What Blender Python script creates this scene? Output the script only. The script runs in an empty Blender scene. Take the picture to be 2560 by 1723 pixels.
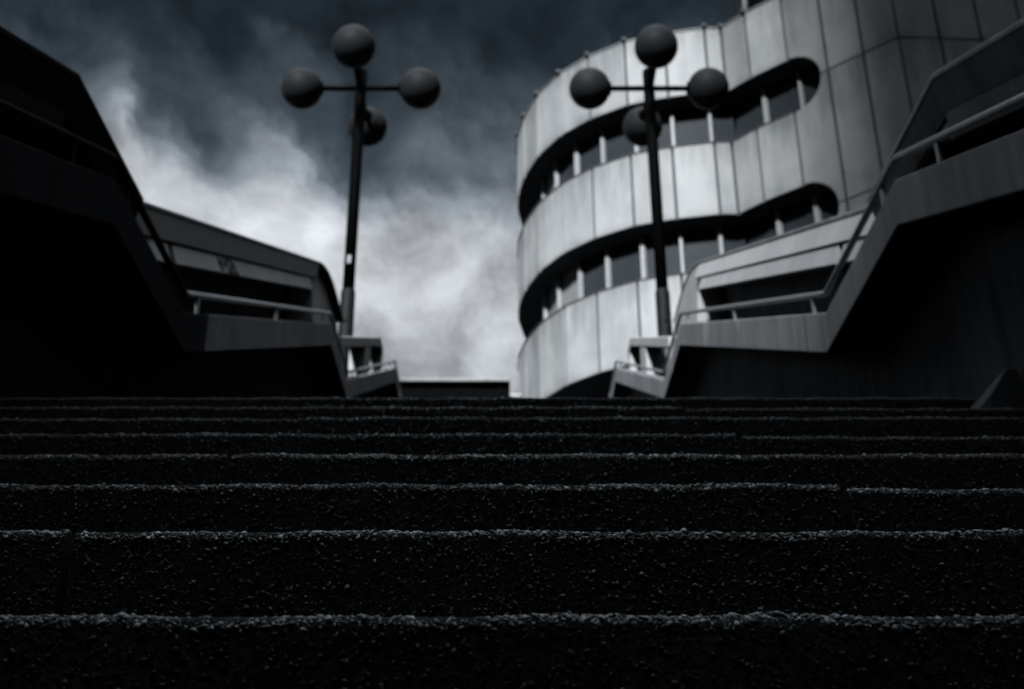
import bpy, bmesh, math, random
import numpy as np
from mathutils import Vector, Matrix

random.seed(7)
RNG = np.random.default_rng(7)
R = math.radians
scene = bpy.context.scene
COL = scene.collection

# ------------------------------------------------------------------ camera
cam_d = bpy.data.cameras.new('camera')
cam = bpy.data.objects.new('camera', cam_d)
COL.objects.link(cam)
cam.location = (0, 0, 0)
cam.rotation_euler = (R(90 + 25.8), 0, 0)
cam_d.sensor_width = 36.0
cam_d.lens = 42.65
cam_d.shift_x = 0.0064
cam_d.clip_start = 0.02
cam_d.clip_end = 4000
cam_d.dof.use_dof = True
cam_d.dof.focus_distance = 1.262
cam_d.dof.aperture_fstop = 8.5
cam_d.dof.aperture_blades = 0
scene.camera = cam

# ------------------------------------------------------------------ light
SUN_AZ, SUN_EL = 16.0, 32.0          # sun stands behind the viewer, to the left
sun_d = bpy.data.lights.new('sun', 'SUN')
sun_d.energy = 4.6
sun_d.angle = R(6.5)
sun_d.color = (0.94, 0.975, 1.0)
sun = bpy.data.objects.new('sun', sun_d)
COL.objects.link(sun)
sa, ca = math.sin(R(SUN_AZ)), math.cos(R(SUN_AZ))
to_sun = Vector((-sa * math.cos(R(SUN_EL)), -ca * math.cos(R(SUN_EL)), math.sin(R(SUN_EL))))
sun.rotation_euler = to_sun.to_track_quat('Z', 'Y').to_euler()
sun.location = to_sun * 60

vs = scene.view_settings
scene.display_settings.display_device = 'sRGB'
vs.view_transform = 'Standard'
vs.look = 'None'
vs.exposure = 0.0
vs.gamma = 1.0
vs.use_curve_mapping = False
scene.cycles.max_bounces = 4
scene.cycles.diffuse_bounces = 0
scene.cycles.glossy_bounces = 2
scene.cycles.sample_clamp_indirect = 4
scene.cycles.use_adaptive_sampling = True
scene.cycles.adaptive_threshold = 0.02


# ------------------------------------------------------------------ node helpers
class NT:
    def __init__(self, tree):
        self.t = tree
        tree.nodes.clear()

    def n(self, kind, **props):
        nd = self.t.nodes.new(kind)
        for k, v in props.items():
            setattr(nd, k, v)
        return nd

    def put(self, sock, v):
        if v is None:
            return
        if hasattr(v, 'is_output'):
            self.t.links.new(v, sock)
        elif isinstance(v, (tuple, list)) and len(v) == 3 and sock.type == 'RGBA':
            sock.default_value = (*v, 1)
        else:
            sock.default_value = v

    def m(self, op, a, b=None, c=None, clamp=False):
        nd = self.n('ShaderNodeMath', operation=op, use_clamp=clamp)
        for i, v in enumerate((a, b, c)):
            if v is not None:
                self.put(nd.inputs[i], v)
        return nd.outputs[0]

    def comb(self, x, y, z):
        nd = self.n('ShaderNodeCombineXYZ')
        for i, v in enumerate((x, y, z)):
            self.put(nd.inputs[i], v)
        return nd.outputs[0]

    def noise(self, vec, scale, detail=4, rough=0.5, dist=0.0):
        nd = self.n('ShaderNodeTexNoise')
        self.put(nd.inputs['Vector'], vec)
        nd.inputs['Scale'].default_value = scale
        nd.inputs['Detail'].default_value = detail
        nd.inputs['Roughness'].default_value = rough
        nd.inputs['Distortion'].default_value = dist
        return nd.outputs[0]

    def ramp(self, f, stops, interp='LINEAR'):
        nd = self.n('ShaderNodeValToRGB')
        el = nd.color_ramp.elements
        nd.color_ramp.interpolation = interp
        while len(el) < len(stops):
            el.new(0.5)
        for e, (p, c) in zip(el, stops):
            e.position = p
            c = (c, c, c) if isinstance(c, (int, float)) else c
            e.color = (*c, 1)
        self.put(nd.inputs[0], f)
        return nd.outputs[0]

    def mix(self, f, a, b, blend='MIX'):
        nd = self.n('ShaderNodeMix', data_type='RGBA', blend_type=blend)
        self.put(nd.inputs[0], f)
        self.put(nd.inputs[6], a)
        self.put(nd.inputs[7], b)
        return nd.outputs[2]

    def maprange(self, v, a, b, c, d):
        nd = self.n('ShaderNodeMapRange')
        for i, x in enumerate((v, a, b, c, d)):
            self.put(nd.inputs[i], x)
        return nd.outputs[0]


# ------------------------------------------------------------------ sky: heavy cloud with a bright break low ahead
world = bpy.data.worlds.new('World')
scene.world = world
world.use_nodes = True
world.cycles.sampling_method = 'MANUAL'
world.cycles.sample_map_resolution = 512
N = NT(world.node_tree)
tc = N.n('ShaderNodeTexCoord')
sep = N.n('ShaderNodeSeparateXYZ')
N.put(sep.inputs[0], tc.outputs['Generated'])
az = N.m('MULTIPLY', N.m('ARCTAN2', sep.outputs[0], sep.outputs[1]), 57.2958)
el = N.m('MULTIPLY', N.m('ARCSINE', sep.outputs[2]), 57.2958)
# cloud streaks run down to the right: rotate and stretch the noise domain
rc, rs = math.cos(R(-52)), math.sin(R(-52))
along = N.m('ADD', N.m('MULTIPLY', az, rc), N.m('MULTIPLY', el, rs))
across = N.m('SUBTRACT', N.m('MULTIPLY', el, rc), N.m('MULTIPLY', az, rs))
vec1 = N.comb(N.m('MULTIPLY', along, 0.05), N.m('MULTIPLY', across, 0.11), 3.7)
vec2 = N.comb(N.m('MULTIPLY', along, 0.09), N.m('MULTIPLY', across, 0.13), 9.1)
big = N.m('SUBTRACT', N.noise(vec1, 1.0, 2, 0.5), 0.5)
fine = N.m('SUBTRACT', N.noise(vec2, 2.2, 5, 0.58), 0.5)
wx = N.m('ADD', az, N.m('MULTIPLY', fine, 5.0))
wy = N.m('ADD', el, N.m('MULTIPLY', big, 4.0))
e = N.m('ADD', el, N.m('MULTIPLY', big, 6.0))
e = N.m('ADD', e, N.m('MULTIPLY', fine, 6.0))


def blob(ax, ey, sx, sy, rot, amp):
    """soft cloud mass in the sky at azimuth ax, elevation ey (degrees)"""
    global e
    c, s = math.cos(R(rot)), math.sin(R(rot))
    dx = N.m('SUBTRACT', wx, ax)
    dy = N.m('SUBTRACT', wy, ey)
    p = N.m('DIVIDE', N.m('ADD', N.m('MULTIPLY', dx, c), N.m('MULTIPLY', dy, s)), sx)
    q = N.m('DIVIDE', N.m('SUBTRACT', N.m('MULTIPLY', dy, c), N.m('MULTIPLY', dx, s)), sy)
    r2 = N.m('ADD', N.m('MULTIPLY', p, p), N.m('MULTIPLY', q, q))
    e = N.m('ADD', e, N.m('MULTIPLY', N.m('POWER', 2.718, N.m('MULTIPLY', r2, -1.0)), amp))


for b in ((-20.9, 33.6, 2.6, 0.85, -64, -2.7),    # pale tongue
          (-16.9, 33.7, 3.2, 1.4, -36, 4.0),      # dark cloud under it
          (-14.0, 35.6, 4.0, 1.1, -42, -2.2),     # pale streak
          (-20.5, 31.0, 3.0, 1.3, 0, -1.5),
          (-21.5, 37.6, 4.5, 1.9, 0, 2.2),
          (-12.2, 31.2, 5.0, 2.2, -14, -3.0),     # the brightest break
          (-8.6, 34.7, 2.4, 3.2, -14, 3.4),       # dark mass behind the lamp
          (-2.0, 32.6, 4.5, 1.8, -12, 1.6),
          (-13.2, 39.6, 3.2, 0.8, -34, -2.8),     # thin pale streak high up
          (-16.0, 38.0, 2.6, 1.0, -48, 1.8)):
    blob(*b)
t = N.maprange(e, 20.0, 50.0, 0.0, 1.0)
cloud = N.ramp(t, [(0.00, (0.44, 0.46, 0.49)),
                   (0.17, (0.44, 0.465, 0.495)),
                   (0.27, (0.50, 0.525, 0.555)),
                   (0.34, (0.43, 0.455, 0.49)),
                   (0.41, (0.25, 0.28, 0.315)),
                   (0.48, (0.105, 0.129, 0.153)),
                   (0.57, (0.045, 0.060, 0.074)),
                   (0.68, (0.0145, 0.0215, 0.0285)),
                   (0.84, (0.0095, 0.0145, 0.0195)),
                   (1.00, (0.03, 0.038, 0.047))], 'EASE')
wisp = N.noise(N.comb(N.m('MULTIPLY', wx, 0.20), N.m('MULTIPLY', wy, 0.26), 5.3), 1.3, 5, 0.62)
soft = N.maprange(wisp, 0.28, 0.72, 0.55, 1.48)
bx_, by_ = N.m('DIVIDE', N.m('ADD', wx, 11.8), 4.6), N.m('DIVIDE', N.m('SUBTRACT', wy, 30.8), 1.5)
glow = N.m('POWER', 2.718, N.m('MULTIPLY', N.m('ADD', N.m('MULTIPLY', bx_, bx_), N.m('MULTIPLY', by_, by_)), -1.0))
soft = N.m('ADD', soft, N.m('MULTIPLY', glow, 0.45))
cloud = N.mix(1.0, cloud, N.comb(soft, soft, soft), 'MULTIPLY')
# the break in the cloud lies ahead; round the rest of the sky the cover stays closed
ahead = N.maprange(N.m('ABSOLUTE', N.m('ADD', az, 6.0)), 24.0, 70.0, 1.0, 0.10)
cloud = N.mix(1.0, cloud, N.comb(ahead, ahead, ahead), 'MULTIPLY')
# unseen brightening of the overhead sky, added to light the step edges
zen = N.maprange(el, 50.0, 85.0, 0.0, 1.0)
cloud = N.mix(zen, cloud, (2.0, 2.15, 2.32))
sky = N.n('ShaderNodeTexSky', sky_type='NISHITA')
sky.sun_disc = False
sky.sun_elevation = R(SUN_EL)
sky.sun_rotation = R(180 + SUN_AZ)
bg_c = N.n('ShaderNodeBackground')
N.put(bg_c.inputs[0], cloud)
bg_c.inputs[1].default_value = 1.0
bg_s = N.n('ShaderNodeBackground')
N.put(bg_s.inputs[0], sky.outputs[0])
bg_s.inputs[1].default_value = 0.05
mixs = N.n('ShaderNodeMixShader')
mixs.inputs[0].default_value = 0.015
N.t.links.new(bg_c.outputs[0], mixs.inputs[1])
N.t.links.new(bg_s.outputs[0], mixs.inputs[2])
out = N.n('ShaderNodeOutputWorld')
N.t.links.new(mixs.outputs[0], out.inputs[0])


# ------------------------------------------------------------------ materials
def mat(name, build):
    m = bpy.data.materials.new(name)
    m.use_nodes = True
    n = NT(m.node_tree)
    bsdf = n.n('ShaderNodeBsdfPrincipled')
    o = n.n('ShaderNodeOutputMaterial')
    n.t.links.new(bsdf.outputs[0], o.inputs[0])
    build(n, bsdf)
    return m


def bump(n, bsdf, h, strength, dist):
    b = n.n('ShaderNodeBump')
    b.inputs['Strength'].default_value = strength
    b.inputs['Distance'].default_value = dist
    n.put(b.inputs['Height'], h)
    n.t.links.new(b.outputs[0], bsdf.inputs['Normal'])


def position(n):
    return n.n('ShaderNodeNewGeometry').outputs['Position']


def concrete(dark, light, rough=0.85, streak=0.6, stain=None, spec=0.25):
    def build(n, b):
        pos = position(n)
        s = n.n('ShaderNodeSeparateXYZ')
        n.put(s.inputs[0], pos)
        blot = n.noise(pos, 1.7, 6, 0.6)
        grain = n.noise(pos, 60, 3, 0.6)
        run = n.noise(n.comb(n.m('MULTIPLY', s.outputs[0], 9), n.m('MULTIPLY', s.outputs[1], 9), n.m('MULTIPLY', s.outputs[2], 0.9)), 1.0, 4, 0.6)
        f = n.m('ADD', n.m('MULTIPLY', blot, 0.55), n.m('MULTIPLY', run, streak))
        f = n.m('ADD', f, n.m('MULTIPLY', grain, 0.18))
        f = n.maprange(f, 0.45, 0.95, 0, 1)
        c = n.mix(f, dark, light)
        if stain:                                   # lime bloom running down from a joint
            for (sx, sy, sz, r, h) in stain:
                dx = n.m('DIVIDE', n.m('ADD', n.m('SUBTRACT', s.outputs[1], sy), n.m('MULTIPLY', n.m('SUBTRACT', n.noise(pos, 14, 3), 0.5), 0.25)), r)
                dz = n.m('DIVIDE', n.m('SUBTRACT', s.outputs[2], sz), h)
                side = n.m('GREATER_THAN', s.outputs[0], 0.0)
                d2 = n.m('ADD', n.m('MULTIPLY', dx, dx), n.m('MULTIPLY', dz, dz))
                k = n.maprange(d2, 0.35, 1.0, 0.75, 0.0)
                k = n.m('MULTIPLY', n.m('MULTIPLY', k, side), n.maprange(run, 0.35, 0.6, 0.3, 1.0))
                c = n.mix(k, c, (0.62, 0.63, 0.64))
        n.put(b.inputs['Base Color'], c)
        b.inputs['Roughness'].default_value = rough
        b.inputs['Specular IOR Level'].default_value = spec
        bump(n, b, n.m('ADD', n.m('MULTIPLY', grain, 0.4), blot), 0.25, 0.004)
    return build


def aggregate(n, b):
    pos = position(n)
    at = n.n('ShaderNodeAttribute', attribute_name='tone')
    g = n.noise(pos, 260, 3, 0.6)
    v = n.m('MULTIPLY', at.outputs['Fac'], n.maprange(g, 0.3, 0.7, 0.6, 1.25))
    c = n.mix(1.0, n.comb(v, v, v), (0.86, 0.95, 1.0), 'MULTIPLY')
    n.put(b.inputs['Base Color'], c)
    b.inputs['Roughness'].default_value = 0.4
    b.inputs['Specular IOR Level'].default_value = 0.3
    bump(n, b, n.noise(pos, 500, 2), 0.5, 0.0006)


def mortar(n, b):
    pos = position(n)
    g = n.noise(pos, 180, 4, 0.65)
    big_ = n.noise(pos, 6, 3)
    v = n.m('MULTIPLY', n.maprange(g, 0.38, 0.68, 0.004, 0.06), n.maprange(big_, 0.3, 0.7, 0.7, 1.2))
    n.put(b.inputs['Base Color'], n.mix(1.0, n.comb(v, v, v), (0.86, 0.95, 1.0), 'MULTIPLY'))
    b.inputs['Roughness'].default_value = 0.9
    b.inputs['Specular IOR Level'].default_value = 0.2
    bump(n, b, g, 1.0, 0.004)


def cladding(n, b):
    pos = position(n)
    s = n.n('ShaderNodeSeparateXYZ')
    n.put(s.inputs[0], pos)
    oi = n.n('ShaderNodeObjectInfo')
    run = n.noise(n.comb(n.m('MULTIPLY', s.outputs[0], 1.5), n.m('MULTIPLY', s.outputs[1], 1.5), n.m('MULTIPLY', s.outputs[2], 0.3)), 1.0, 4, 0.55)
    blot = n.noise(pos, 0.9, 4, 0.55)
    f = n.m('ADD', n.m('MULTIPLY', run, 0.5), n.m('MULTIPLY', blot, 0.5))
    f = n.maprange(f, 0.36, 0.60, 0.0, 1.0)
    tone = n.maprange(oi.outputs['Random'], 0, 1, 0.76, 1.0)
    gen = n.n('ShaderNodeSeparateXYZ')
    n.put(gen.inputs[0], n.n('ShaderNodeTexCoord').outputs['Generated'])
    drip = n.noise(n.comb(n.m('MULTIPLY', s.outputs[0], 3.5), n.m('MULTIPLY', s.outputs[1], 3.5), n.m('MULTIPLY', s.outputs[2], 0.5)), 1.0, 3, 0.6)
    reach = n.m('ADD', gen.outputs[2], n.m('MULTIPLY', n.m('SUBTRACT', drip, 0.5), 1.5))
    soil = n.maprange(reach, 0.6, 1.2, 0.0, 0.6)
    foot = n.maprange(n.m('ADD', gen.outputs[2], n.m('MULTIPLY', blot, 0.3)), 0.12, 0.28, 0.35, 0.0)
    c = n.mix(f, (0.40, 0.415, 0.43), (0.60, 0.61, 0.62))
    c = n.mix(n.m('MAXIMUM', soil, foot), c, (0.15, 0.16, 0.17))
    c = n.mix(1.0, c, n.comb(tone, tone, tone), 'MULTIPLY')
    n.put(b.inputs['Base Color'], c)
    b.inputs['Roughness'].default_value = 0.5
    b.inputs['Metallic'].default_value = 0.0
    b.inputs['Specular IOR Level'].default_value = 0.3
    bump(n, b, n.noise(pos, 1.5, 2), 0.06, 0.05)


def plain(col, rough=0.6, metal=0.0, spec=0.4, vary=0.25, scale=12):
    def build(n, b):
        pos = position(n)
        g = n.noise(pos, scale, 4, 0.6)
        k = n.maprange(g, 0.3, 0.7, 1 - vary, 1 + vary)
        n.put(b.inputs['Base Color'], n.mix(1.0, col, n.comb(k, k, k), 'MULTIPLY'))
        b.inputs['Roughness'].default_value = rough
        b.inputs['Metallic'].default_value = metal
        b.inputs['Specular IOR Level'].default_value = spec
        bump(n, b, g, 0.08, 0.01)
    return build


M = {
    'fascia': mat('board_concrete', concrete((0.20, 0.21, 0.225), (0.54, 0.56, 0.58), stain=[(0, 7.85, 3.93, 0.17, 0.12), (0, 6.75, 3.45, 0.09, 0.1)])),
    'upper': mat('pale_concrete', concrete((0.60, 0.61, 0.62), (0.83, 0.84, 0.845), streak=0.45)),
    'inset': mat('painted_panel', concrete((0.52, 0.53, 0.545), (0.76, 0.77, 0.78), streak=0.5)),
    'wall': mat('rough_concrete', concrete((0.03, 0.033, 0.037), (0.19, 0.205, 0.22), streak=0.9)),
    'shade_dark': mat('shade_dark_concrete', concrete((0.006, 0.0065, 0.0075), (0.030, 0.033, 0.037), streak=0.9, spec=0.04)),  # shade of the near walls put into the colour
    'kerb': mat('kerb_concrete', concrete((0.03, 0.033, 0.037), (0.10, 0.108, 0.116), streak=0.9, spec=0.05)),
    'aggregate': mat('washed_pebble', aggregate),
    'mortar': mat('step_mortar', mortar),
    'clad': mat('cladding_panel', cladding),
    'joint': mat('joint_sealant', plain((0.10, 0.107, 0.115), 0.8)),
    'soffit': mat('dark_soffit', plain((0.03, 0.033, 0.036), 0.8)),
    'glass': mat('window_glass', plain((0.045, 0.053, 0.061), 0.45, 0, 0.06, 0.1, 2)),
    'blind': mat('window_blind', plain((0.30, 0.31, 0.32), 0.7)),
    'mull': mat('white_mullion', plain((0.50, 0.515, 0.53), 0.5, 0, 0.3, 0.12)),
    'rail': mat('galvanised_rail', plain((0.30, 0.32, 0.34), 0.45, 0.4, 0.5, 0.2, 30)),
    'pole': mat('black_paint', plain((0.0018, 0.002, 0.0023), 0.65, 0, 0.03, 0.3, 20)),
    'sleeve': mat('grey_primer', plain((0.014, 0.0155, 0.017), 0.6, 0, 0.2, 0.35, 14)),
    'globe': mat('smoked_globe', plain((0.026, 0.0285, 0.031), 0.6, 0, 0.14, 0.12, 5)),
    'graffiti': mat('spray_paint', plain((0.006, 0.007, 0.008), 0.7)),
    'sticker': mat('paper_sticker', plain((0.45, 0.46, 0.47), 0.7)),
    'white': mat('white_render', plain((0.80, 0.80, 0.80), 0.7, 0, 0.2, 0.05)),
    'ground': mat('paving', plain((0.07, 0.075, 0.08), 0.9, 0, 0.2, 0.4, 3)),
    'blocker': mat('blocker_grey', plain((0.12, 0.125, 0.13), 0.9, 0, 0.2, 0.3, 1)),
}


# ------------------------------------------------------------------ object helpers
def tag(o, label=None, cat=None, group=None, kind=None):
    for k, v in (('label', label), ('category', cat), ('group', group), ('kind', kind)):
        if v:
            o[k] = v
    return o


def empty(name, loc=(0, 0, 0)):
    o = bpy.data.objects.new(name, None)
    o.location = loc
    o.empty_display_size = 0.2
    COL.objects.link(o)
    return o


def link(name, me, material, parent=None, smooth=False):
    me.materials.append(material)
    if smooth:
        me.shade_smooth()
    o = bpy.data.objects.new(name, me)
    COL.objects.link(o)
    if parent is not None:
        o.parent = parent
        o.matrix_parent_inverse = Matrix.Translation(-Vector(parent.location)) if parent.type == 'EMPTY' else Matrix()
    return o


def mesh_of(bm, name, bevel=0.0, seg=2):
    bmesh.ops.recalc_face_normals(bm, faces=bm.faces)
    if bevel:
        bmesh.ops.bevel(bm, geom=[e_ for e_ in bm.edges if len(e_.link_faces) == 2 and e_.calc_face_angle(0) > 0.4],
                        offset=bevel, segments=seg, profile=0.5, affect='EDGES')
    me = bpy.data.meshes.new(name)
    bm.to_mesh(me)
    bm.free()
    return me


def prism(bm, loop_a, loop_b):
    """solid between two matching loops of points"""
    a = [bm.verts.new(p) for p in loop_a]
    b = [bm.verts.new(p) for p in loop_b]
    n = len(a)
    bm.faces.new(a)
    bm.faces.new(list(reversed(b)))
    for i in range(n):
        j = (i + 1) % n
        bm.faces.new((a[i], b[i], b[j], a[j]))


def box(bm, x0, x1, y0, y1, z0, z1):
    prism(bm, [(x0, y0, z0), (x1, y0, z0), (x1, y1, z0), (x0, y1, z0)],
          [(x0, y0, z1), (x1, y0, z1), (x1, y1, z1), (x0, y1, z1)])


def box_obj(name, x0, x1, y0, y1, z0, z1, material, parent=None, bevel=0.0):
    bm = bmesh.new()
    box(bm, min(x0, x1), max(x0, x1), y0, y1, z0, z1)
    return link(name, mesh_of(bm, name, bevel), material, parent)


def lerp_line(pts):
    ys = [p[0] for p in pts]
    zs = [p[1] for p in pts]
    return lambda y: float(np.interp(y, ys, zs))


def band_obj(name, top, bot, kinks, ya, yb, x0, x1, material, parent, bevel=0.006, cut_b=None, xtop=None):
    """concrete band between two lines drawn in the Y-Z plane, x0..x1 thick; xtop leans its inner face"""
    ys = [ya] + [k for k in sorted(set(kinks)) if ya + 0.02 < k < yb - 0.02] + [yb]
    loop = [(y, top(y)) for y in ys] + [(y, bot(y)) for y in reversed(ys)]
    if cut_b:                                       # raked end
        loop[len(ys) - 1] = (yb + cut_b, top(yb + cut_b))
    nt = len(ys)
    bm = bmesh.new()
    la = [((xtop if (xtop is not None and i < nt) else x0), y, z) for i, (y, z) in enumerate(loop)]
    prism(bm, la, [(x1, y, z) for y, z in loop])
    return link(name, mesh_of(bm, name, bevel), material, parent)


def tube(bm, pts, rad, sides=12):
    """tube through points with mitred bends"""
    pts = [Vector(p) for p in pts]
    rings = []
    for i, p in enumerate(pts):
        d = (pts[min(i + 1, len(pts) - 1)] - pts[max(i - 1, 0)]).normalized()
        side = d.cross(Vector((0, 0, 1)))
        if side.length < 1e-4:
            side = Vector((1, 0, 0))
        side.normalize()
        up = side.cross(d).normalized()
        r = rad[i] if isinstance(rad, (list, tuple)) else rad
        rings.append([bm.verts.new(p + (side * math.cos(a) + up * math.sin(a)) * r)
                      for a in [2 * math.pi * k / sides for k in range(sides)]])
    for a, b in zip(rings, rings[1:]):
        for k in range(sides):
            bm.faces.new((a[k], a[(k + 1) % sides], b[(k + 1) % sides], b[k]))
    bm.faces.new(rings[0])
    bm.faces.new(list(reversed(rings[-1])))


def tube_obj(name, pts, rad, material, parent, sides=12):
    bm = bmesh.new()
    tube(bm, pts, rad, sides)
    return link(name, mesh_of(bm, name), material, parent, smooth=True)


# ------------------------------------------------------------------ terrain
STEP_T, STEP_R, D0, H0 = 0.32, 0.163, 0.896, 0.211
NLOW, NTOP = -7, 7
GROUND_Z = H0 + NLOW * STEP_R - STEP_R
LAND1_Z = H0 + NTOP * STEP_R
LAND2_Z = LAND1_Z + 2.03
TERR_Z = LAND2_Z + 2.10

bm = bmesh.new()
v = [bm.verts.new(p) for p in ((-1500, -1500, GROUND_Z), (1500, -1500, GROUND_Z), (1500, 1500, GROUND_Z), (-1500, 1500, GROUND_Z))]
bm.faces.new(v)
tag(link('ground', mesh_of(bm, 'ground'), M['ground']), kind='structure')
tag(box_obj('terrace', -60, 60, 17.0, 120, GROUND_Z + 0.004, TERR_Z, M['ground']), kind='structure')

# rail line: flights rise, landings run level
RAIL = [(-1.6, -0.03), (3.77, 2.60), (4.85, 2.60), (8.95, 4.62), (10.15, 4.63), (14.45, 6.74), (17.0, 6.74)]
KR = [p[0] for p in RAIL]
rail_z = lerp_line(RAIL)
TUBE = [(-1.6, 0.0), (3.81, 2.636), (4.907, 2.646), (9.04, 4.674), (10.27, 4.694), (14.61, 6.83), (17.0, 6.83)]
FTOP = [(-1.6, -0.15), (3.80, 2.52), (4.88, 2.52), (9.00, 4.54), (10.15, 4.545), (14.56, 6.69), (17.0, 6.69)]
FBOT = [(-1.6, -0.34), (3.85, 2.35), (4.95, 2.35), (9.10, 4.39), (10.22, 4.385), (14.64, 6.53), (17.0, 6.53)]
tube_z, ftop_z, fbot_z = lerp_line(TUBE), lerp_line(FTOP), lerp_line(FBOT)
KF = sorted(set(p[0] for p in FTOP[1:-1] + FBOT[1:-1]))

# ------------------------------------------------------------------ the flight of exposed-aggregate steps
stairs = tag(empty('stairs', (0, D0, GROUND_Z)), kind='structure')
HALF = 1.67
JOINTS = {n_: [-0.45 if n_ % 2 else 0.45] for n_ in range(NLOW, NTOP + 1)}
DROP = {(2, 1): -0.006, (4, 1): -0.006, (3, 0): 0.0, (6, 1): -0.004, (5, 1): 0.003}


def ico(sub):
    b = bmesh.new()
    bmesh.ops.create_icosphere(b, subdivisions=sub, radius=1.0)
    vs_ = np.array([v.co[:] for v in b.verts])
    fs_ = np.array([[v.index for v in f.verts] for f in b.faces])
    b.free()
    return vs_, fs_


ICO1, ICO2 = ico(1), ico(1)


def pebble_mesh(name, centres, sizes, normals, tones, fine):
    """one mesh of many flattened, uneven pebbles set into a surface"""
    V, F = ICO2 if fine else ICO1
    n = len(centres)
    nv = len(V)
    ang = RNG.uniform(0, 2 * np.pi, n)
    nrm = normals / np.linalg.norm(normals, axis=1, keepdims=True)
    ref = np.tile(np.array([1.0, 0, 0]), (n, 1))
    tan = ref - nrm * np.sum(ref * nrm, axis=1, keepdims=True)
    tan /= np.linalg.norm(tan, axis=1, keepdims=True)
    bit = np.cross(nrm, tan)
    t1 = tan * np.cos(ang)[:, None] + bit * np.sin(ang)[:, None]
    t2 = np.cross(nrm, t1)
    ax = sizes[:, None] * RNG.uniform(0.85, 1.5, (n, 1))
    ay = sizes[:, None] * RNG.uniform(0.6, 1.0, (n, 1))
    an = sizes[:, None] * RNG.uniform(0.35, 0.7, (n, 1))
    lump = 1 + RNG.normal(0, 0.18, (n, nv))
    P = (centres[:, None, :]
         + V[None, :, 0:1] * (t1 * ax)[:, None, :] * lump[..., None]
         + V[None, :, 1:2] * (t2 * ay)[:, None, :] * lump[..., None]
         + V[None, :, 2:3] * (nrm * an)[:, None, :] * lump[..., None]).reshape(-1, 3)
    FF = (F[None] + (np.arange(n) * nv)[:, None, None]).reshape(-1, 3)
    me = bpy.data.meshes.new(name)
    me.vertices.add(len(P))
    me.vertices.foreach_set('co', P.ravel())
    me.loops.add(len(FF) * 3)
    me.loops.foreach_set('vertex_index', FF.ravel().astype(np.int32))
    me.polygons.add(len(FF))
    me.polygons.foreach_set('loop_start', np.arange(0, len(FF) * 3, 3, dtype=np.int32))
    me.polygons.foreach_set('loop_total', np.full(len(FF), 3, dtype=np.int32))
    a = me.attributes.new('tone', 'FLOAT', 'POINT')
    a.data.foreach_set('value', np.repeat(tones, nv).astype(np.float32))
    me.update()
    me.validate()
    return me


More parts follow.
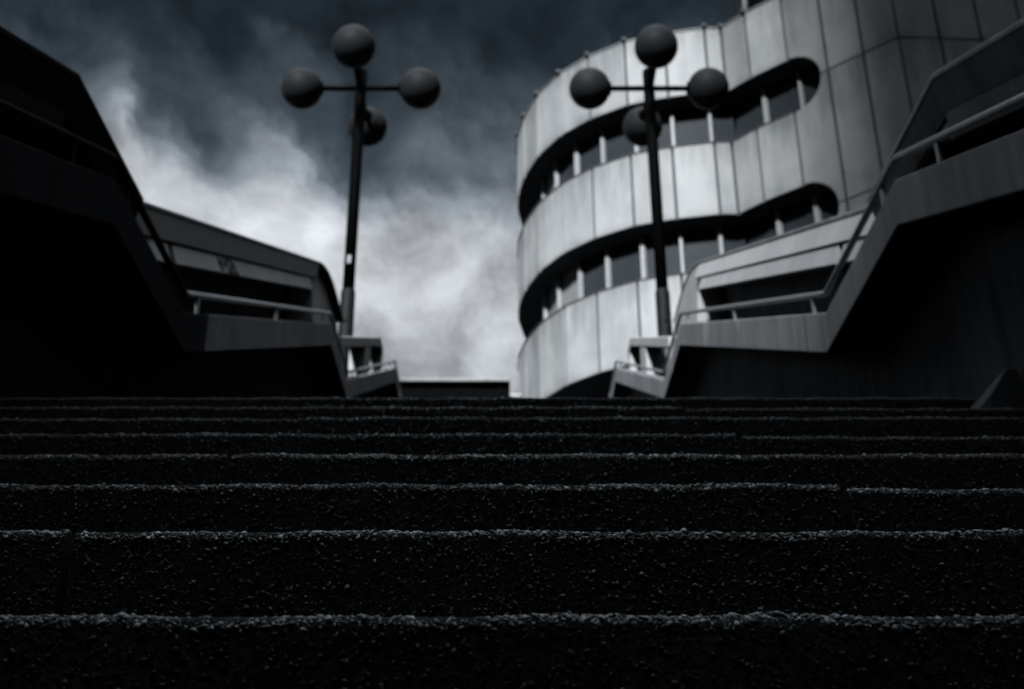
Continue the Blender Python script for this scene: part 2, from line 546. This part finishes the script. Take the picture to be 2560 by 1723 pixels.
NOSE = 0.009
for n in range(NLOW, NTOP + 1):
    yf, zt = D0 + n * STEP_T, H0 + n * STEP_R
    joints = [-HALF] + JOINTS.get(n, [0.0]) + [HALF]
    back = yf + STEP_T + 0.06 if n < NTOP else 4.62
    for k, (xa, xb) in enumerate(zip(joints, joints[1:])):
        dz = DROP.get((n, k), 0.0)
        g = 0.004
        xa_, xb_ = xa + g, xb - g
        prof = [(yf, zt - STEP_R + 0.002 - 0.03)]
        for i in range(5):
            a = math.pi / 2 * i / 4
            prof.append((yf + NOSE - NOSE * math.cos(a), zt - NOSE + NOSE * math.sin(a) + dz))
        prof += [(back, zt + dz + 0.002), (back, zt - STEP_R - 0.03)]
        bm = bmesh.new()
        prism(bm, [(xa_, y, z) for y, z in prof], [(xb_, y, z) for y, z in prof])
        blk = link('step_block', mesh_of(bm, 'step_block'), M['mortar'], stairs)
        if n < 0:
            continue
        lim = (0.43 * (yf / 0.93)) * 1.22 + 0.05
        lo, hi = max(xa_ + 0.002, -lim), min(xb_ - 0.002, lim)
        if hi - lo < 0.05:
            continue
        # pebbles round the nosing
        L = hi - lo
        near = n <= 3
        cnt = int(L * (3500 if near else 1500))
        a = RNG.uniform(-0.10, math.pi / 2 + 0.45, cnt)
        xs = RNG.uniform(lo, hi, cnt)
        rr = NOSE - 0.0006
        wave = 0.0012 * np.sin(xs * 37 + n) + 0.0011 * np.sin(xs * 11.3 + 2 * n) + RNG.normal(0, 0.0005, cnt)
        aa = np.clip(a, 0, math.pi / 2)
        cy = yf + NOSE - rr * np.cos(aa) + np.where(a > math.pi / 2, (a - math.pi / 2) * 0.03, 0) + wave * 0.4
        cz = zt + dz - NOSE + rr * np.sin(aa) + np.where(a < 0, a * 0.03, 0) + wave
        nr = np.stack([RNG.normal(0, 0.25, cnt), -np.cos(aa) + RNG.normal(0, 0.2, cnt), np.sin(aa) + RNG.normal(0, 0.2, cnt)], 1)
        sz = np.clip(RNG.lognormal(math.log(0.0016), 0.42, cnt), 0.0008, 0.0042)
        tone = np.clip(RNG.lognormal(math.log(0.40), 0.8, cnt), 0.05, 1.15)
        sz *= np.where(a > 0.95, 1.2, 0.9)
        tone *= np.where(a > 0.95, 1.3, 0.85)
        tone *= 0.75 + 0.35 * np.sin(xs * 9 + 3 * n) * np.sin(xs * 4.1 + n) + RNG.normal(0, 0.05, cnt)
        tone = np.clip(tone, 0.03, 0.93) * (0.22 + 0.78 * np.exp(-(xs / 0.72) ** 2)) * (0.6 if n == 0 else 1.0)  # tone darkened towards step ends and on nearest step, painted falloff of light
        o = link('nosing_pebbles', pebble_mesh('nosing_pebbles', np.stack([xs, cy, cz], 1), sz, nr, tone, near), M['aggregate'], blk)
        tag(o, kind='stuff')
        # pebbles in the riser
        dens = 46000 if near else 14000
        cnt = int(L * STEP_R * dens)
        xs = RNG.uniform(lo, hi, cnt)
        zs = RNG.uniform(zt - STEP_R, zt - NOSE, cnt) + dz
        nr = np.stack([RNG.normal(0, 0.35, cnt), -np.ones(cnt), RNG.normal(0.1, 0.4, cnt)], 1)
        sz = np.clip(RNG.lognormal(math.log(0.00145 if near else 0.0024), 0.42, cnt), 0.0007, 0.0034)
        cy = np.full(cnt, yf + 0.0006) + RNG.normal(0, 0.0005, cnt)
        tone = np.clip(RNG.lognormal(math.log(0.15), 0.6, cnt), 0.01, 0.5) * (0.15 + 0.85 * np.exp(-(xs / 0.62) ** 2)) * (0.2 if n == 0 else 1.0)  # same painted light falloff, strongest on the nearest riser
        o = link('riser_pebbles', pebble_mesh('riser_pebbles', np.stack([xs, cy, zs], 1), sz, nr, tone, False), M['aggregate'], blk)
        tag(o, kind='stuff')

# the flights and landings further up (out of sight behind the top step)
bm = bmesh.new()
box(bm, -HALF, HALF, 4.64, 17.0, GROUND_Z + 0.01, LAND1_Z - 0.05)
up = link('upper_flights', mesh_of(bm, 'upper_flights'), M['ground'])
tag(up, kind='structure')
for i in range(12):
    z = LAND1_Z + (i + 1) * 2.03 / 12
    box_obj('step_block', -HALF, HALF, 4.66 + i * 0.34, (4.66 + (i + 1) * 0.34) if i < 11 else 10.0, LAND1_Z - 0.04, z, M['mortar'], up)
for i in range(12):
    z = LAND2_Z + (i + 1) * 2.10 / 12
    box_obj('step_block', -HALF, HALF, 10.01 + i * 0.35, (10.01 + (i + 1) * 0.35) if i < 11 else 16.99, LAND2_Z - 0.04, z, M['mortar'], up)

# low concrete kerb at the right end of the sixth step
kb = empty('kerb_block', (1.3, 2.9, 1.19))
tag(kb, 'low concrete kerb block with raked end at right end of steps', 'kerb')
for (xa, xb, rake) in ((1.232, 1.318, True), (1.330, 1.66, False)):
    bm = bmesh.new()
    prism(bm, [(xa, 2.835, 1.186), (xb, 2.835, 1.186), (xb, 2.835, 1.305), (xa + (0.055 if rake else 0), 2.835, 1.305), (xa, 2.835, 1.225)],
          [(xa, 3.4, 1.186), (xb, 3.4, 1.186), (xb, 3.4, 1.305), (xa + (0.055 if rake else 0), 3.4, 1.305), (xa, 3.4, 1.225)])
    link('kerb_stone', mesh_of(bm, 'kerb_stone', 0.004), M['kerb'], kb)


# ------------------------------------------------------------------ flanks of the stairway, mirrored left and right
UPPER_A = [(-1.6, 0.28), (3.57, 2.83), (4.45, 2.85), (9.10, 5.19), (9.30, 5.27), (9.55, 5.345), (9.80, 5.385), (10.05, 5.40), (10.62, 5.40)]
UPPER_B = [(9.75, 4.80), (14.0, 6.87), (16.9, 6.91)]
KA, KB_ = [p[0] for p in UPPER_A], [p[0] for p in UPPER_B]
ua, ub = lerp_line(UPPER_A), lerp_line(UPPER_B)
XF, XU = 1.45, 1.60
SIDE = {1: 'right', -1: 'left'}

for s in (1, -1):
    sd = SIDE[s]
    # near stretches take darker concrete: shade put into the colour
    fas_near = M['fascia'] if s > 0 else M['shade_dark']
    up_near = M['wall'] if s > 0 else M['shade_dark']  # near right beams darkened with wall concrete in place of shade
    wall_m = M['wall'] if s > 0 else M['shade_dark']
    # embankment behind the walls, carrying the lamps
    bm = bmesh.new()
    prof = [(y, rail_z(y) - 0.36) for y in KR]
    prof = [(-1.6, GROUND_Z + 0.006)] + prof[:-1] + [(16.996, rail_z(17) - 0.36), (16.996, GROUND_Z + 0.006)]
    prof = [(y, max(z, GROUND_Z + 0.006 + 0.001 * i)) for i, (y, z) in enumerate(prof)]
    prism(bm, [(s * 2.13, y, z) for y, z in prof], [(s * (13.0 if s > 0 else 26), y, z) for y, z in prof])
    tag(link('embankment', mesh_of(bm, 'embankment'), M['ground']), kind='structure')

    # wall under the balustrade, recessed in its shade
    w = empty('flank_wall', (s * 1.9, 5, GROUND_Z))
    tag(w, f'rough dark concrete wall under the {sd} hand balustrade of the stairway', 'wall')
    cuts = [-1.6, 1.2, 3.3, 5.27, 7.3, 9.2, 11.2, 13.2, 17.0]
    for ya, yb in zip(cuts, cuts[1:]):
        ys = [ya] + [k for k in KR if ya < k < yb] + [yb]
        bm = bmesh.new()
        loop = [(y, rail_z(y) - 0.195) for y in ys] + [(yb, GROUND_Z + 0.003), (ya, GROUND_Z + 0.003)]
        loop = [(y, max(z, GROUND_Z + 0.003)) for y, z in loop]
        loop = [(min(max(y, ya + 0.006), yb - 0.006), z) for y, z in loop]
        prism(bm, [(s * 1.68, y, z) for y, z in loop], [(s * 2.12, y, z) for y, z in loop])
        link('wall_panel', mesh_of(bm, 'wall_panel'), wall_m if ya > 3 else M['shade_dark'], w)  # left and near right panels carry painted shade

    # balustrade: concrete fascia, trough floor, tube handrail on posts
    b = empty('balustrade', (s * XF, 5, 1.0))
    tag(b, f'zigzag concrete balustrade band with tube handrail on the {sd} side of the stairs', 'balustrade')
    fcut = [-1.6, 2.2, 5.27, 9.6, 12.6, 17.0]
    for i, (ya, yb) in enumerate(zip(fcut, fcut[1:])):
        band_obj('fascia_panel', ftop_z, fbot_z, KF, ya + 0.012, yb - 0.012,
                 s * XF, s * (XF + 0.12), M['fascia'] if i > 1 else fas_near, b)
        band_obj('joint_filler', lambda y: ftop_z(y) - 0.003, lambda y: fbot_z(y) + 0.003, KF, yb - 0.0125, yb + 0.0125, s * (XF + 0.003), s * (XF + 0.11), M['pole'], b, 0)
    band_obj('trough_floor', lambda y: fbot_z(y) + 0.05, lambda y: fbot_z(y) + 0.006, KF, -1.6, 16.95, s * (XF + 0.122), s * 1.678, M['soffit'], b, 0)
    pts = []
    for i, (y, z) in enumerate(TUBE):
        if 0 < i < len(TUBE) - 1:
            pts += [(y - 0.05, tube_z(y - 0.05)), (y - 0.015, tube_z(y - 0.015)), (y + 0.015, tube_z(y + 0.015)), (y + 0.05, tube_z(y + 0.05))]
        else:
            pts.append((y, z))
    pts3 = [(s * (XF + 0.02), y, z - 0.015) for y, z in pts]
    tube_obj('handrail', pts3[:8], 0.015, M['rail'] if s > 0 else M['pole'], b)  # near left length black, shade put into its colour
    tube_obj('handrail', pts3[7:], 0.0152, M['rail'], b)
    for y in (1.0, 2.3, 3.42, 4.0, 5.13, 6.92, 8.71, 9.4, 10.6, 12.0, 13.2, 14.1, 15.6):
        box_obj('rail_post', s * (XF + 0.013), s * (XF + 0.027), y - 0.012, y + 0.012, ftop_z(y) - 0.02, tube_z(y) - 0.03, M['pole'] if (s < 0 and y < 4.9) else M['rail'], b)  # near left posts black as painted shade

    # upper parapet: leaning concrete beam over an open slot, solid at the landings
    p = empty('parapet_wall', (s * XU, 6, 1.5))
    tag(p, ('pale concrete parapet wall with long open slot above the right handrail' if s > 0 else
            'shaded concrete parapet wall with graffiti tag above the left handrail'), 'parapet')
    ucut = [-1.6, 1.6, 4.45, 5.9, 7.5, 9.02]
    for ya, yb in zip(ucut, ucut[1:]):
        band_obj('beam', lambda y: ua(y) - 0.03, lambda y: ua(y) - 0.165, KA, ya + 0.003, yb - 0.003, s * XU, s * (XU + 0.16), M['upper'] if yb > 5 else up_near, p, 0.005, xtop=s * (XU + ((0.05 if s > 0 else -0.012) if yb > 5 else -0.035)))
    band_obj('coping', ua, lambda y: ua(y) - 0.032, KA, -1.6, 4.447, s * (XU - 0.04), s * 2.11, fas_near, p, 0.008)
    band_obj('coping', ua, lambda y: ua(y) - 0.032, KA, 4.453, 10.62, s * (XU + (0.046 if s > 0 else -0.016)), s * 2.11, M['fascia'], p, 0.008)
    icut = [(-1.6, 1.55), (1.58, 3.60), (4.46, 4.99), (5.06, 7.72), (7.745, 8.74)]
    for ya, yb in icut:
        band_obj('inset_panel', lambda y: ua(y) - 0.169, lambda y: ua(y) - 0.285, KA, ya, yb, s * (XU - (0.028 if yb > 4.5 else 0.0)), s * (XU + 0.12), M['inset'] if yb > 4.5 else up_near, p, 0.005, xtop=s * (XU + (0.012 if yb > 4.5 else -0.005)))
    # solid piers at the landings
    band_obj('pier', lambda y: ua(y) - 0.031, lambda y: rail_z(y) - 0.05, KA + KR, 9.04, 10.60, s * XU, s * 1.858, M['upper'], p, 0.02, xtop=s * (XU + 0.05))
    band_obj('pier', lambda y: ua(y) - 0.168, lambda y: rail_z(y) + 0.06, KA + KR, 3.63, 4.43, s * (XU + 0.01), s * 1.858, fas_near, p, 0.006)
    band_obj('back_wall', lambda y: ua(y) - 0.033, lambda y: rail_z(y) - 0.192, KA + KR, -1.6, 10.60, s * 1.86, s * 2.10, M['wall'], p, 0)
    if s < 0:
        # spray-painted tag on the inset panel
        bm = bmesh.new()
        yc = 6.08
        zc = ua(yc) - 0.228
        strokes = [[(-.20, .045), (-.21, -.01), (-.17, .03), (-.15, -.02), (-.19, -.04)],
                   [(-.11, .05), (-.05, .06), (-.02, .02), (-.08, -.01), (-.11, .03)],
                   [(.0, .04), (.06, .05), (.10, .0), (.05, -.03), (.01, .0)],
                   [(-.05, -.03), (.0, -.055), (.05, -.03), (.09, -.06), (.14, -.03), (.18, -.05)],
                   [(.05, -.01), (.12, .02), (.15, -.02)]]
        for st in strokes:
            for (a0, c0), (a1, c1) in zip(st, st[1:]):
                d = Vector((0, a1 - a0, c1 - c0))
                nn = Vector((0, -d.z, d.y)).normalized() * 0.012
                sl = 0.503
                q = [Vector((0, a0, c0)) + nn, Vector((0, a1, c1)) + nn, Vector((0, a1, c1)) - nn, Vector((0, a0, c0)) - nn]
                f = [bm.verts.new((-(XU - 0.0135 + 0.345 * v_.z), yc + v_.y, zc + v_.z + sl * v_.y)) for v_ in q]
                g_ = [bm.verts.new((-(XU - 0.0030 + 0.345 * v_.z), yc + v_.y, zc + v_.z + sl * v_.y)) for v_ in q]
                bm.faces.new(f)
                bm.faces.new(list(reversed(g_)))
                for i in range(4):
                    bm.faces.new((f[i], g_[i], g_[(i + 1) % 4], f[(i + 1) % 4]))
        gr = link('graffiti_tag', mesh_of(bm, 'graffiti_tag'), M['graffiti'], p)
        gr['label'] = 'black spray painted scribble on parapet panel'

    # parapet of the third flight: frame with square openings
    q = empty('framed_parapet', (s * XU, 13, 5.0))
    tag(q, f'pale concrete parapet frame with square openings below the {sd} lamp post', 'parapet')
    band_obj('coping', ub, lambda y: ub(y) - 0.125, KB_, 10.7, 14.35, s * XU, s * (XU + 0.2), M['upper'], q, 0.01)
    for (ya, yb) in ((10.7, 11.0), (12.55, 13.05), (14.17, 14.33)):
        band_obj('upright', lambda y: ub(y) - 0.128, lambda y: rail_z(y) - 0.19, KR, ya, yb, s * (XU + 0.006), s * (XU + 0.19), M['upper'], q, 0.006)
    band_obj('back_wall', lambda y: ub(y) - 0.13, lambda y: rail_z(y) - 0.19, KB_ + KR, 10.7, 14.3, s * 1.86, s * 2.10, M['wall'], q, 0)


# ------------------------------------------------------------------ lamp posts with four globes
def sphere_mesh(name, r, seg=40, rings=24):
    bm = bmesh.new()
    bmesh.ops.create_uvsphere(bm, u_segments=seg, v_segments=rings, radius=r)
    return mesh_of(bm, name)


def lamp(sx, lean, label, sticker):
    lx, ly = sx * 1.905, 12.97
    z0 = rail_z(ly) - 0.36
    l = empty('lamp_post', (lx, ly, z0))
    tag(l, label, 'street lamp', 'four-globe lamp posts flanking the stairway')
    za = 10.03

    def ax(z):
        return lx + (z - z0) * lean

    tube_obj('pole', [(ax(z), ly, z) for z in (6.95, 8.5, za + 0.27, za + 0.30)], [0.073, 0.073, 0.074, 0.06], M['pole'], l, 24)
    tube_obj('base_sleeve', [(ax(z), ly, z) for z in (z0, 6.2, 6.93, 6.98, 7.0)], [0.090, 0.090, 0.088, 0.086, 0.074], M['sleeve'], l, 24)
    tube_obj('base_plate', [(lx, ly, z0), (lx, ly, z0 + 0.03)], 0.14, M['sleeve'], l, 20)
    tube_obj('service_hatch', [(ax(6.54), ly - 0.086, 6.54), (ax(6.54), ly - 0.094, 6.54)], 0.016, M['pole'], l, 12)
    r = 0.274
    arm = 0.52
    cx = ax(za)
    for (dx, dy) in ((-1, 0), (1, 0), (0, -1), (0, 1)):
        k = 1.0 if dx else 1.12
        ex, ey = cx + dx * arm * k, ly + dy * arm * k
        tube_obj('arm', [(cx, ly, za), (ex, ey, za)], 0.056 if dy < 0 else 0.036, M['pole'], l, 16)
        tube_obj('flange', [(ex - dx * 0.015, ey - dy * 0.015, za), (ex + dx * 0.035, ey + dy * 0.035, za)], 0.088, M['pole'], l, 24)
        gx, gy = cx + dx * (arm * k + r - 0.012), ly + dy * (arm * k + r - 0.012)
        me = sphere_mesh('globe', r)
        g = link('globe', me, M['globe'], None, smooth=True)
        g.location = (gx, gy, za)
        g.parent = l
        g.matrix_parent_inverse = Matrix.Translation(-Vector(l.location))
        bm = bmesh.new()
        tube(bm, [(gx, gy, za - r - 0.008), (gx, gy, za - r + 0.02)], 0.045, 16)
        link('drain_cap', mesh_of(bm, 'drain_cap'), M['pole'], l, smooth=True)
    if sticker:
        bm = bmesh.new()
        box(bm, ax(7.4) - 0.03, ax(7.4) + 0.02, ly - 0.0745, ly - 0.060, 7.34, 7.45)
        link('sticker', mesh_of(bm, 'sticker'), M['sticker'], l)


lamp(1, -0.0015, 'black lamp post with four dark globes in front of the round building', False)
lamp(-1, -0.0012, 'black lamp post with four dark globes against the open sky', True)

# ------------------------------------------------------------------ the round building with banded cladding
bld = empty('round_building', (4, 28, TERR_Z))
tag(bld, 'round banded office building with pale cladding panels and recessed window strips', 'building')
CURVE = [(1.05, 32.6), (0.55, 31.6), (0.36, 30.5), (0.37, 29.6), (0.54, 28.68), (0.90, 27.66), (1.47, 26.73), (2.21, 26.0), (3.14, 25.40),
         (4.15, 25.07), (5.17, 24.86), (5.60, 24.86), (6.10, 24.30), (6.88, 23.62)]
WING = [(6.88, 23.62), (7.63, 23.02), (8.30, 22.42), (8.97, 21.86), (9.93, 21.90), (10.9, 21.95), (11.9, 22.0), (12.9, 22.05), (13.4, 20.8), (13.6, 19.6), (13.7, 18.3), (13.75, 17.0), (13.8, 12.0), (13.8, 4.0), (13.8, -6.0)]  # last points carry the wing on unseen, added to cut sky light
Z_ROOF, Z_TB, Z_MT, Z_MB, Z_LT, Z_LB = 21.15, 19.12, 17.57, 15.50, 13.96, 11.84
Z_J1, Z_J2 = (Z_TB + Z_MT) / 2, (Z_MB + Z_LT) / 2
GAP = 0.032
FULL = CURVE + WING[1:]


def offset_poly(pts, d):
    """move an open polyline inwards (away from the viewer) by d"""
    res = []
    for i, p in enumerate(pts):
        ns = []
        for a, b_ in ((i - 1, i), (i, i + 1)):
            if a < 0 or b_ >= len(pts):
                continue
            tx, ty = pts[b_][0] - pts[a][0], pts[b_][1] - pts[a][1]
            ln = math.hypot(tx, ty)
            ns.append((-ty / ln, tx / ln))
        nx = sum(q_[0] for q_ in ns)
        ny = sum(q_[1] for q_ in ns)
        ln = math.hypot(nx, ny)
        nx, ny = nx / ln, ny / ln
        k = max(0.5, nx * ns[0][0] + ny * ns[0][1])
        res.append((p[0] + nx * d / k, p[1] + ny * d / k))
    return res


IN_BACK = offset_poly(FULL, 0.10)
IN_GLASS = offset_poly(FULL, 0.62)
IN_MULL = offset_poly(FULL, 0.50)


def facet_panel(name, a, b_, za, zb, thick, material, parent, gap=GAP, setback=0.0, bevel=0.012):
    """upright slab on facet a-b, its face towards the viewer"""
    ax_, ay = a
    bx, by = b_
    tx, ty = bx - ax_, by - ay
    ln = math.hypot(tx, ty)
    tx, ty = tx / ln, ty / ln
    nx, ny = -ty, tx
    p0 = (ax_ + tx * gap + nx * setback, ay + ty * gap + ny * setback)
    p1 = (bx - tx * gap + nx * setback, by - ty * gap + ny * setback)
    q0 = (p0[0] + nx * thick, p0[1] + ny * thick)
    q1 = (p1[0] + nx * thick, p1[1] + ny * thick)
    bm = bmesh.new()
    prism(bm, [(*p0, za), (*p1, za), (*q1, za), (*q0, za)], [(*p0, zb), (*p1, zb), (*q1, zb), (*q0, zb)])
    return link(name, mesh_of(bm, name, bevel), material, parent)


def ring_slab(name, outer, inner, za, zb, material, parent):
    """level slab between two offset lines (soffits, sills, copings)"""
    bm = bmesh.new()
    for i in range(len(outer) - 1):
        l4 = [outer[i], outer[i + 1], inner[i + 1], inner[i]]
        prism(bm, [(*p_, za) for p_ in l4], [(*p_, zb) for p_ in l4])
    bmesh.ops.remove_doubles(bm, verts=bm.verts, dist=1e-5)
    return link(name, mesh_of(bm, name), material, parent)


for (za, zb) in ((Z_TB, Z_ROOF), (Z_MB, Z_MT), (Z_LB, Z_LT)):
    for a, b_ in zip(CURVE, CURVE[1:]):
        facet_panel('cladding_panel', a, b_, za, zb, 0.07, M['clad'], bld)
    nC = len(CURVE)
    ring_slab('backing', IN_BACK[:nC], IN_GLASS[:nC], za + 0.03, zb - 0.03, M['joint'], bld)

# facet where both window strips end in a half round
A, B = WING[0], WING[1]
flen = math.hypot(B[0] - A[0], B[1] - A[1])
ftx, fty = (B[0] - A[0]) / flen, (B[1] - A[1]) / flen
fnx, fny = -fty, ftx


def notch_panel(za, zb, slots, name='cladding_panel'):
    """cladding on that facet between za and zb, cut by quarter rounds (centre z, radius, side +1 above / -1 below)"""
    loop = []
    cut_top = [c_ for c_ in slots if abs(c_[0] - zb) < 1e-6]
    cut_bot = [c_ for c_ in slots if abs(c_[0] - za) < 1e-6]
    n_ = 14
    if cut_bot:
        r_ = cut_bot[0][1]
        loop += [(r_ * math.cos(t_), za + 0.02 + r_ * math.sin(t_)) for t_ in [math.pi / 2 * i / n_ for i in range(n_, -1, -1)]]
    else:
        loop += [(GAP, za)]
    loop += [(flen - GAP, za + (0.02 if cut_bot else 0))]
    loop += [(flen - GAP, zb - (0.02 if cut_top else 0))]
    if cut_top:
        r_ = cut_top[0][1]
        loop += [(r_ * math.cos(t_), zb - 0.02 - r_ * math.sin(t_)) for t_ in [math.pi / 2 * i / n_ for i in range(0, n_ + 1)]]
    else:
        loop += [(GAP, zb)]
    loop = [(max(u_, GAP), z_) for u_, z_ in loop]
    bm = bmesh.new()

    def P(u_, z_, d):
        return (A[0] + ftx * u_ + fnx * d, A[1] + fty * u_ + fny * d, z_)
    prism(bm, [P(u_, z_, 0) for u_, z_ in loop], [P(u_, z_, 0.30) for u_, z_ in loop])
    return link(name, mesh_of(bm, name), M['clad'], bld)


RS = (Z_TB - Z_MT) / 2
notch_panel(Z_J1, Z_ROOF, [(Z_J1, RS)])
notch_panel(Z_J2, Z_J1, [(Z_J1, RS), (Z_J2, RS)])
notch_panel(Z_LB, Z_J2, [(Z_J2, RS)])
# plain clad wing beyond, with its added unseen stretch
for a, b_ in zip(WING[1:], WING[2:]):
    for za, zb in ((Z_J1 + 0.02, Z_ROOF), (Z_J2 + 0.02, Z_J1 - 0.02), (Z_LB, Z_J2 - 0.02)):
        facet_panel('cladding_panel', a, b_, za, zb, 0.07, M['clad'], bld)
nC = len(CURVE)
ring_slab('backing', IN_BACK[nC:], IN_GLASS[nC:], Z_LB + 0.03, Z_ROOF - 0.03, M['joint'], bld)

# window strips: soffit, glass, white mullions
for si, (za, zb) in enumerate(((Z_MT, Z_TB), (Z_LT, Z_MB))):
    for i in range(3, nC):
        a, b_ = IN_GLASS[i], IN_GLASS[i + 1]
        has_blind = (si == 0 and i in (4,)) or (si == 1 and i in (4, 5))  # panes with a pale blind
        w = facet_panel('window', a, b_, za - 0.02, zb + 0.02, 0.05, M['blind'] if has_blind else M['glass'], bld, 0.03, 0, 0)
        # slim frame round the pane
        facet_panel('frame', a, b_, za - 0.02, za + 0.07, 0.05, M['soffit'], w, 0.0, -0.03, 0)
        if i in (11, 12):
            continue
    for i in range(4, nC):
        x, y = IN_MULL[i]
        if i == 11:
            continue
        pr, nx_ = IN_GLASS[i], FULL[i]
        d = Vector((pr[0] - nx_[0], pr[1] - nx_[1], 0)).normalized()
        t_ = Vector((-d.y, d.x, 0))
        c0 = Vector((x, y, 0))
        wv, dp = random.uniform(0.055, 0.085), 0.10
        bm = bmesh.new()
        l4 = [c0 - t_ * wv * 0.6, c0 + t_ * wv * 0.6, c0 + t_ * wv + d * dp, c0 - t_ * wv + d * dp]
        prism(bm, [(p_.x, p_.y, za - 0.01) for p_ in l4], [(p_.x, p_.y, zb + 0.01) for p_ in l4])
        link('mullion', mesh_of(bm, 'mullion', 0.008), M['mull'], bld)
    ring_slab('soffit', offset_poly(FULL, 0.075)[:nC + 1], offset_poly(FULL, 1.2)[:nC + 1], zb + 0.005, zb + 0.028, M['soffit'], bld)
    ring_slab('sill', offset_poly(FULL, -0.025)[:nC], offset_poly(FULL, 0.85)[:nC], za + 0.002, za + 0.03, M['joint'], bld)
ring_slab('soffit', offset_poly(FULL, 0.075), offset_poly(FULL, 2.2), Z_LB + 0.004, Z_LB + 0.028, M['soffit'], bld)
ring_slab('roof_edge', offset_poly(FULL, -0.03), offset_poly(FULL, 0.5), Z_ROOF + 0.004, Z_ROOF + 0.03, M['clad'], bld)
for i in range(3, nC + 5):
    x, y = offset_poly(FULL, -0.03)[i]
    box_obj('roof_clip', x - 0.06, x + 0.06, y - 0.05, y + 0.10, Z_ROOF + 0.031, Z_ROOF + 0.12, M['joint'], bld)
# body of the building behind the facade
bm = bmesh.new()
core = offset_poly(FULL, 1.9) + [(24.0, -6.0), (24.0, 38.0), (5.0, 38.0), (2.6, 35.0)]
prism(bm, [(x, y, TERR_Z) for x, y in core], [(x, y, Z_LB + 0.003) for x, y in core])
link('base_storey', mesh_of(bm, 'base_storey'), M['soffit'], bld)
core = offset_poly(FULL, 0.80) + [(24.0, -6.0), (24.0, 38.0), (5.0, 38.0), (2.2, 35.0)]
bm = bmesh.new()
prism(bm, [(x, y, Z_LB + 0.03) for x, y in core], [(x, y, Z_ROOF - 0.05) for x, y in core])
link('core', mesh_of(bm, 'core'), M['soffit'], bld)
# rooftop plant: glazed box with a pale raking corner post, lattice mast beside it
bm = bmesh.new()
rp = [(6.25, 24.42), (7.2, 23.62), (9.5, 24.2), (9.5, 27.5), (6.8, 27.5)]
prism(bm, [(x, y, Z_ROOF + 0.05) for x, y in rp], [(x + 0.25, y + 0.2, Z_ROOF + 2.6) for x, y in rp])
rpo = link('roof_plant', mesh_of(bm, 'roof_plant'), M['pole'], bld)
tube_obj('corner_post', [(6.17, 24.45, Z_ROOF + 0.06), (6.40, 24.65, Z_ROOF + 2.7)], 0.075, M['clad'], rpo, 8)
mast = link('mast', mesh_of((lambda b2: (tube(b2, [(5.88, 24.75, Z_ROOF + 0.06), (6.02, 24.85, Z_ROOF + 2.6)], 0.028, 8),
                                        tube(b2, [(6.02, 24.70, Z_ROOF + 0.06), (6.15, 24.80, Z_ROOF + 2.6)], 0.028, 8),
                                        [tube(b2, [(5.88 + 0.011 * k, 24.75, Z_ROOF + 0.06 + 0.2 * k), (6.03 + 0.011 * k, 24.72, Z_ROOF + 0.26 + 0.2 * k)], 0.016, 6) for k in range(12)],
                                        b2)[-1])(bmesh.new()), 'mast'), M['sleeve'], bld)

# ------------------------------------------------------------------ far pavilion and the white wall beside it
pv = empty('pavilion', (-3.0, 22, TERR_Z))
tag(pv, 'low dark flat-roofed pavilion at the far end of the stairway', 'building')
ZP = 9.86
box_obj('wall', -7.0, 0.06, 22.10, 27, TERR_Z, ZP - 0.06, M['pole'], pv)
box_obj('roof_slab', -7.1, 0.09, 21.95, 27.1, ZP - 0.055, ZP, M['fascia'], pv, 0.01)
box_obj('roof_trim', -7.08, 0.07, 22.0, 27.0, ZP + 0.002, ZP + 0.03, M['upper'], pv)
for x in (-2.05, -1.62, -1.36, -0.92, -0.66, -0.10):
    box_obj('mullion', x - 0.02, x + 0.02, 22.06, 22.098, TERR_Z, ZP - 0.07, M['pole'], pv)
ww = empty('white_wall', (0.25, 23, TERR_Z))
tag(ww, 'small bright white rendered wall between pavilion and round building', 'wall')
box_obj('wall', 0.11, 0.31, 23.0, 25.5, TERR_Z, 9.93, M['white'], ww, 0.03)
box_obj('coping', 0.09, 0.33, 22.98, 25.52, 9.932, 9.98, M['white'], ww, 0.012)

# ------------------------------------------------------------------ unseen blocks added behind the viewer to shade the stairway and wing
def along_sun(p, q):
    return Vector((p * sa + q * ca, p * ca - q * sa, 0))


def sun_blocker(name, label, p, q0, q1, depth, top):
    c = along_sun(p - depth / 2, (q0 + q1) / 2)
    b_ = empty(name, (c.x, c.y, GROUND_Z))
    tag(b_, label, 'building')
    loop = [along_sun(p, q0), along_sun(p, q1), along_sun(p - depth, q1), along_sun(p - depth, q0)]
    bm = bmesh.new()
    prism(bm, [(v_.x, v_.y, GROUND_Z + 0.004) for v_ in loop], [(v_.x, v_.y, top - 0.4) for v_ in loop])
    link('wall', mesh_of(bm, 'wall'), M['blocker'], b_)  # body of the added unseen blocker
    bm = bmesh.new()
    prism(bm, [(v_.x, v_.y, top - 0.398) for v_ in loop], [(v_.x, v_.y, top) for v_ in loop])
    link('blocker_cap', mesh_of(bm, 'blocker_cap'), M['blocker'], b_)


sun_blocker('tall_sun_blocker', 'tall unseen slab added behind the viewer to block the sun', -14.0, -0.2, 24.0, 9.0, 53.0)
sun_blocker('low_sun_blocker', 'low unseen block added behind the viewer to shade the steps', -9.0, -16.0, 12.0, 4.5, 11.0)
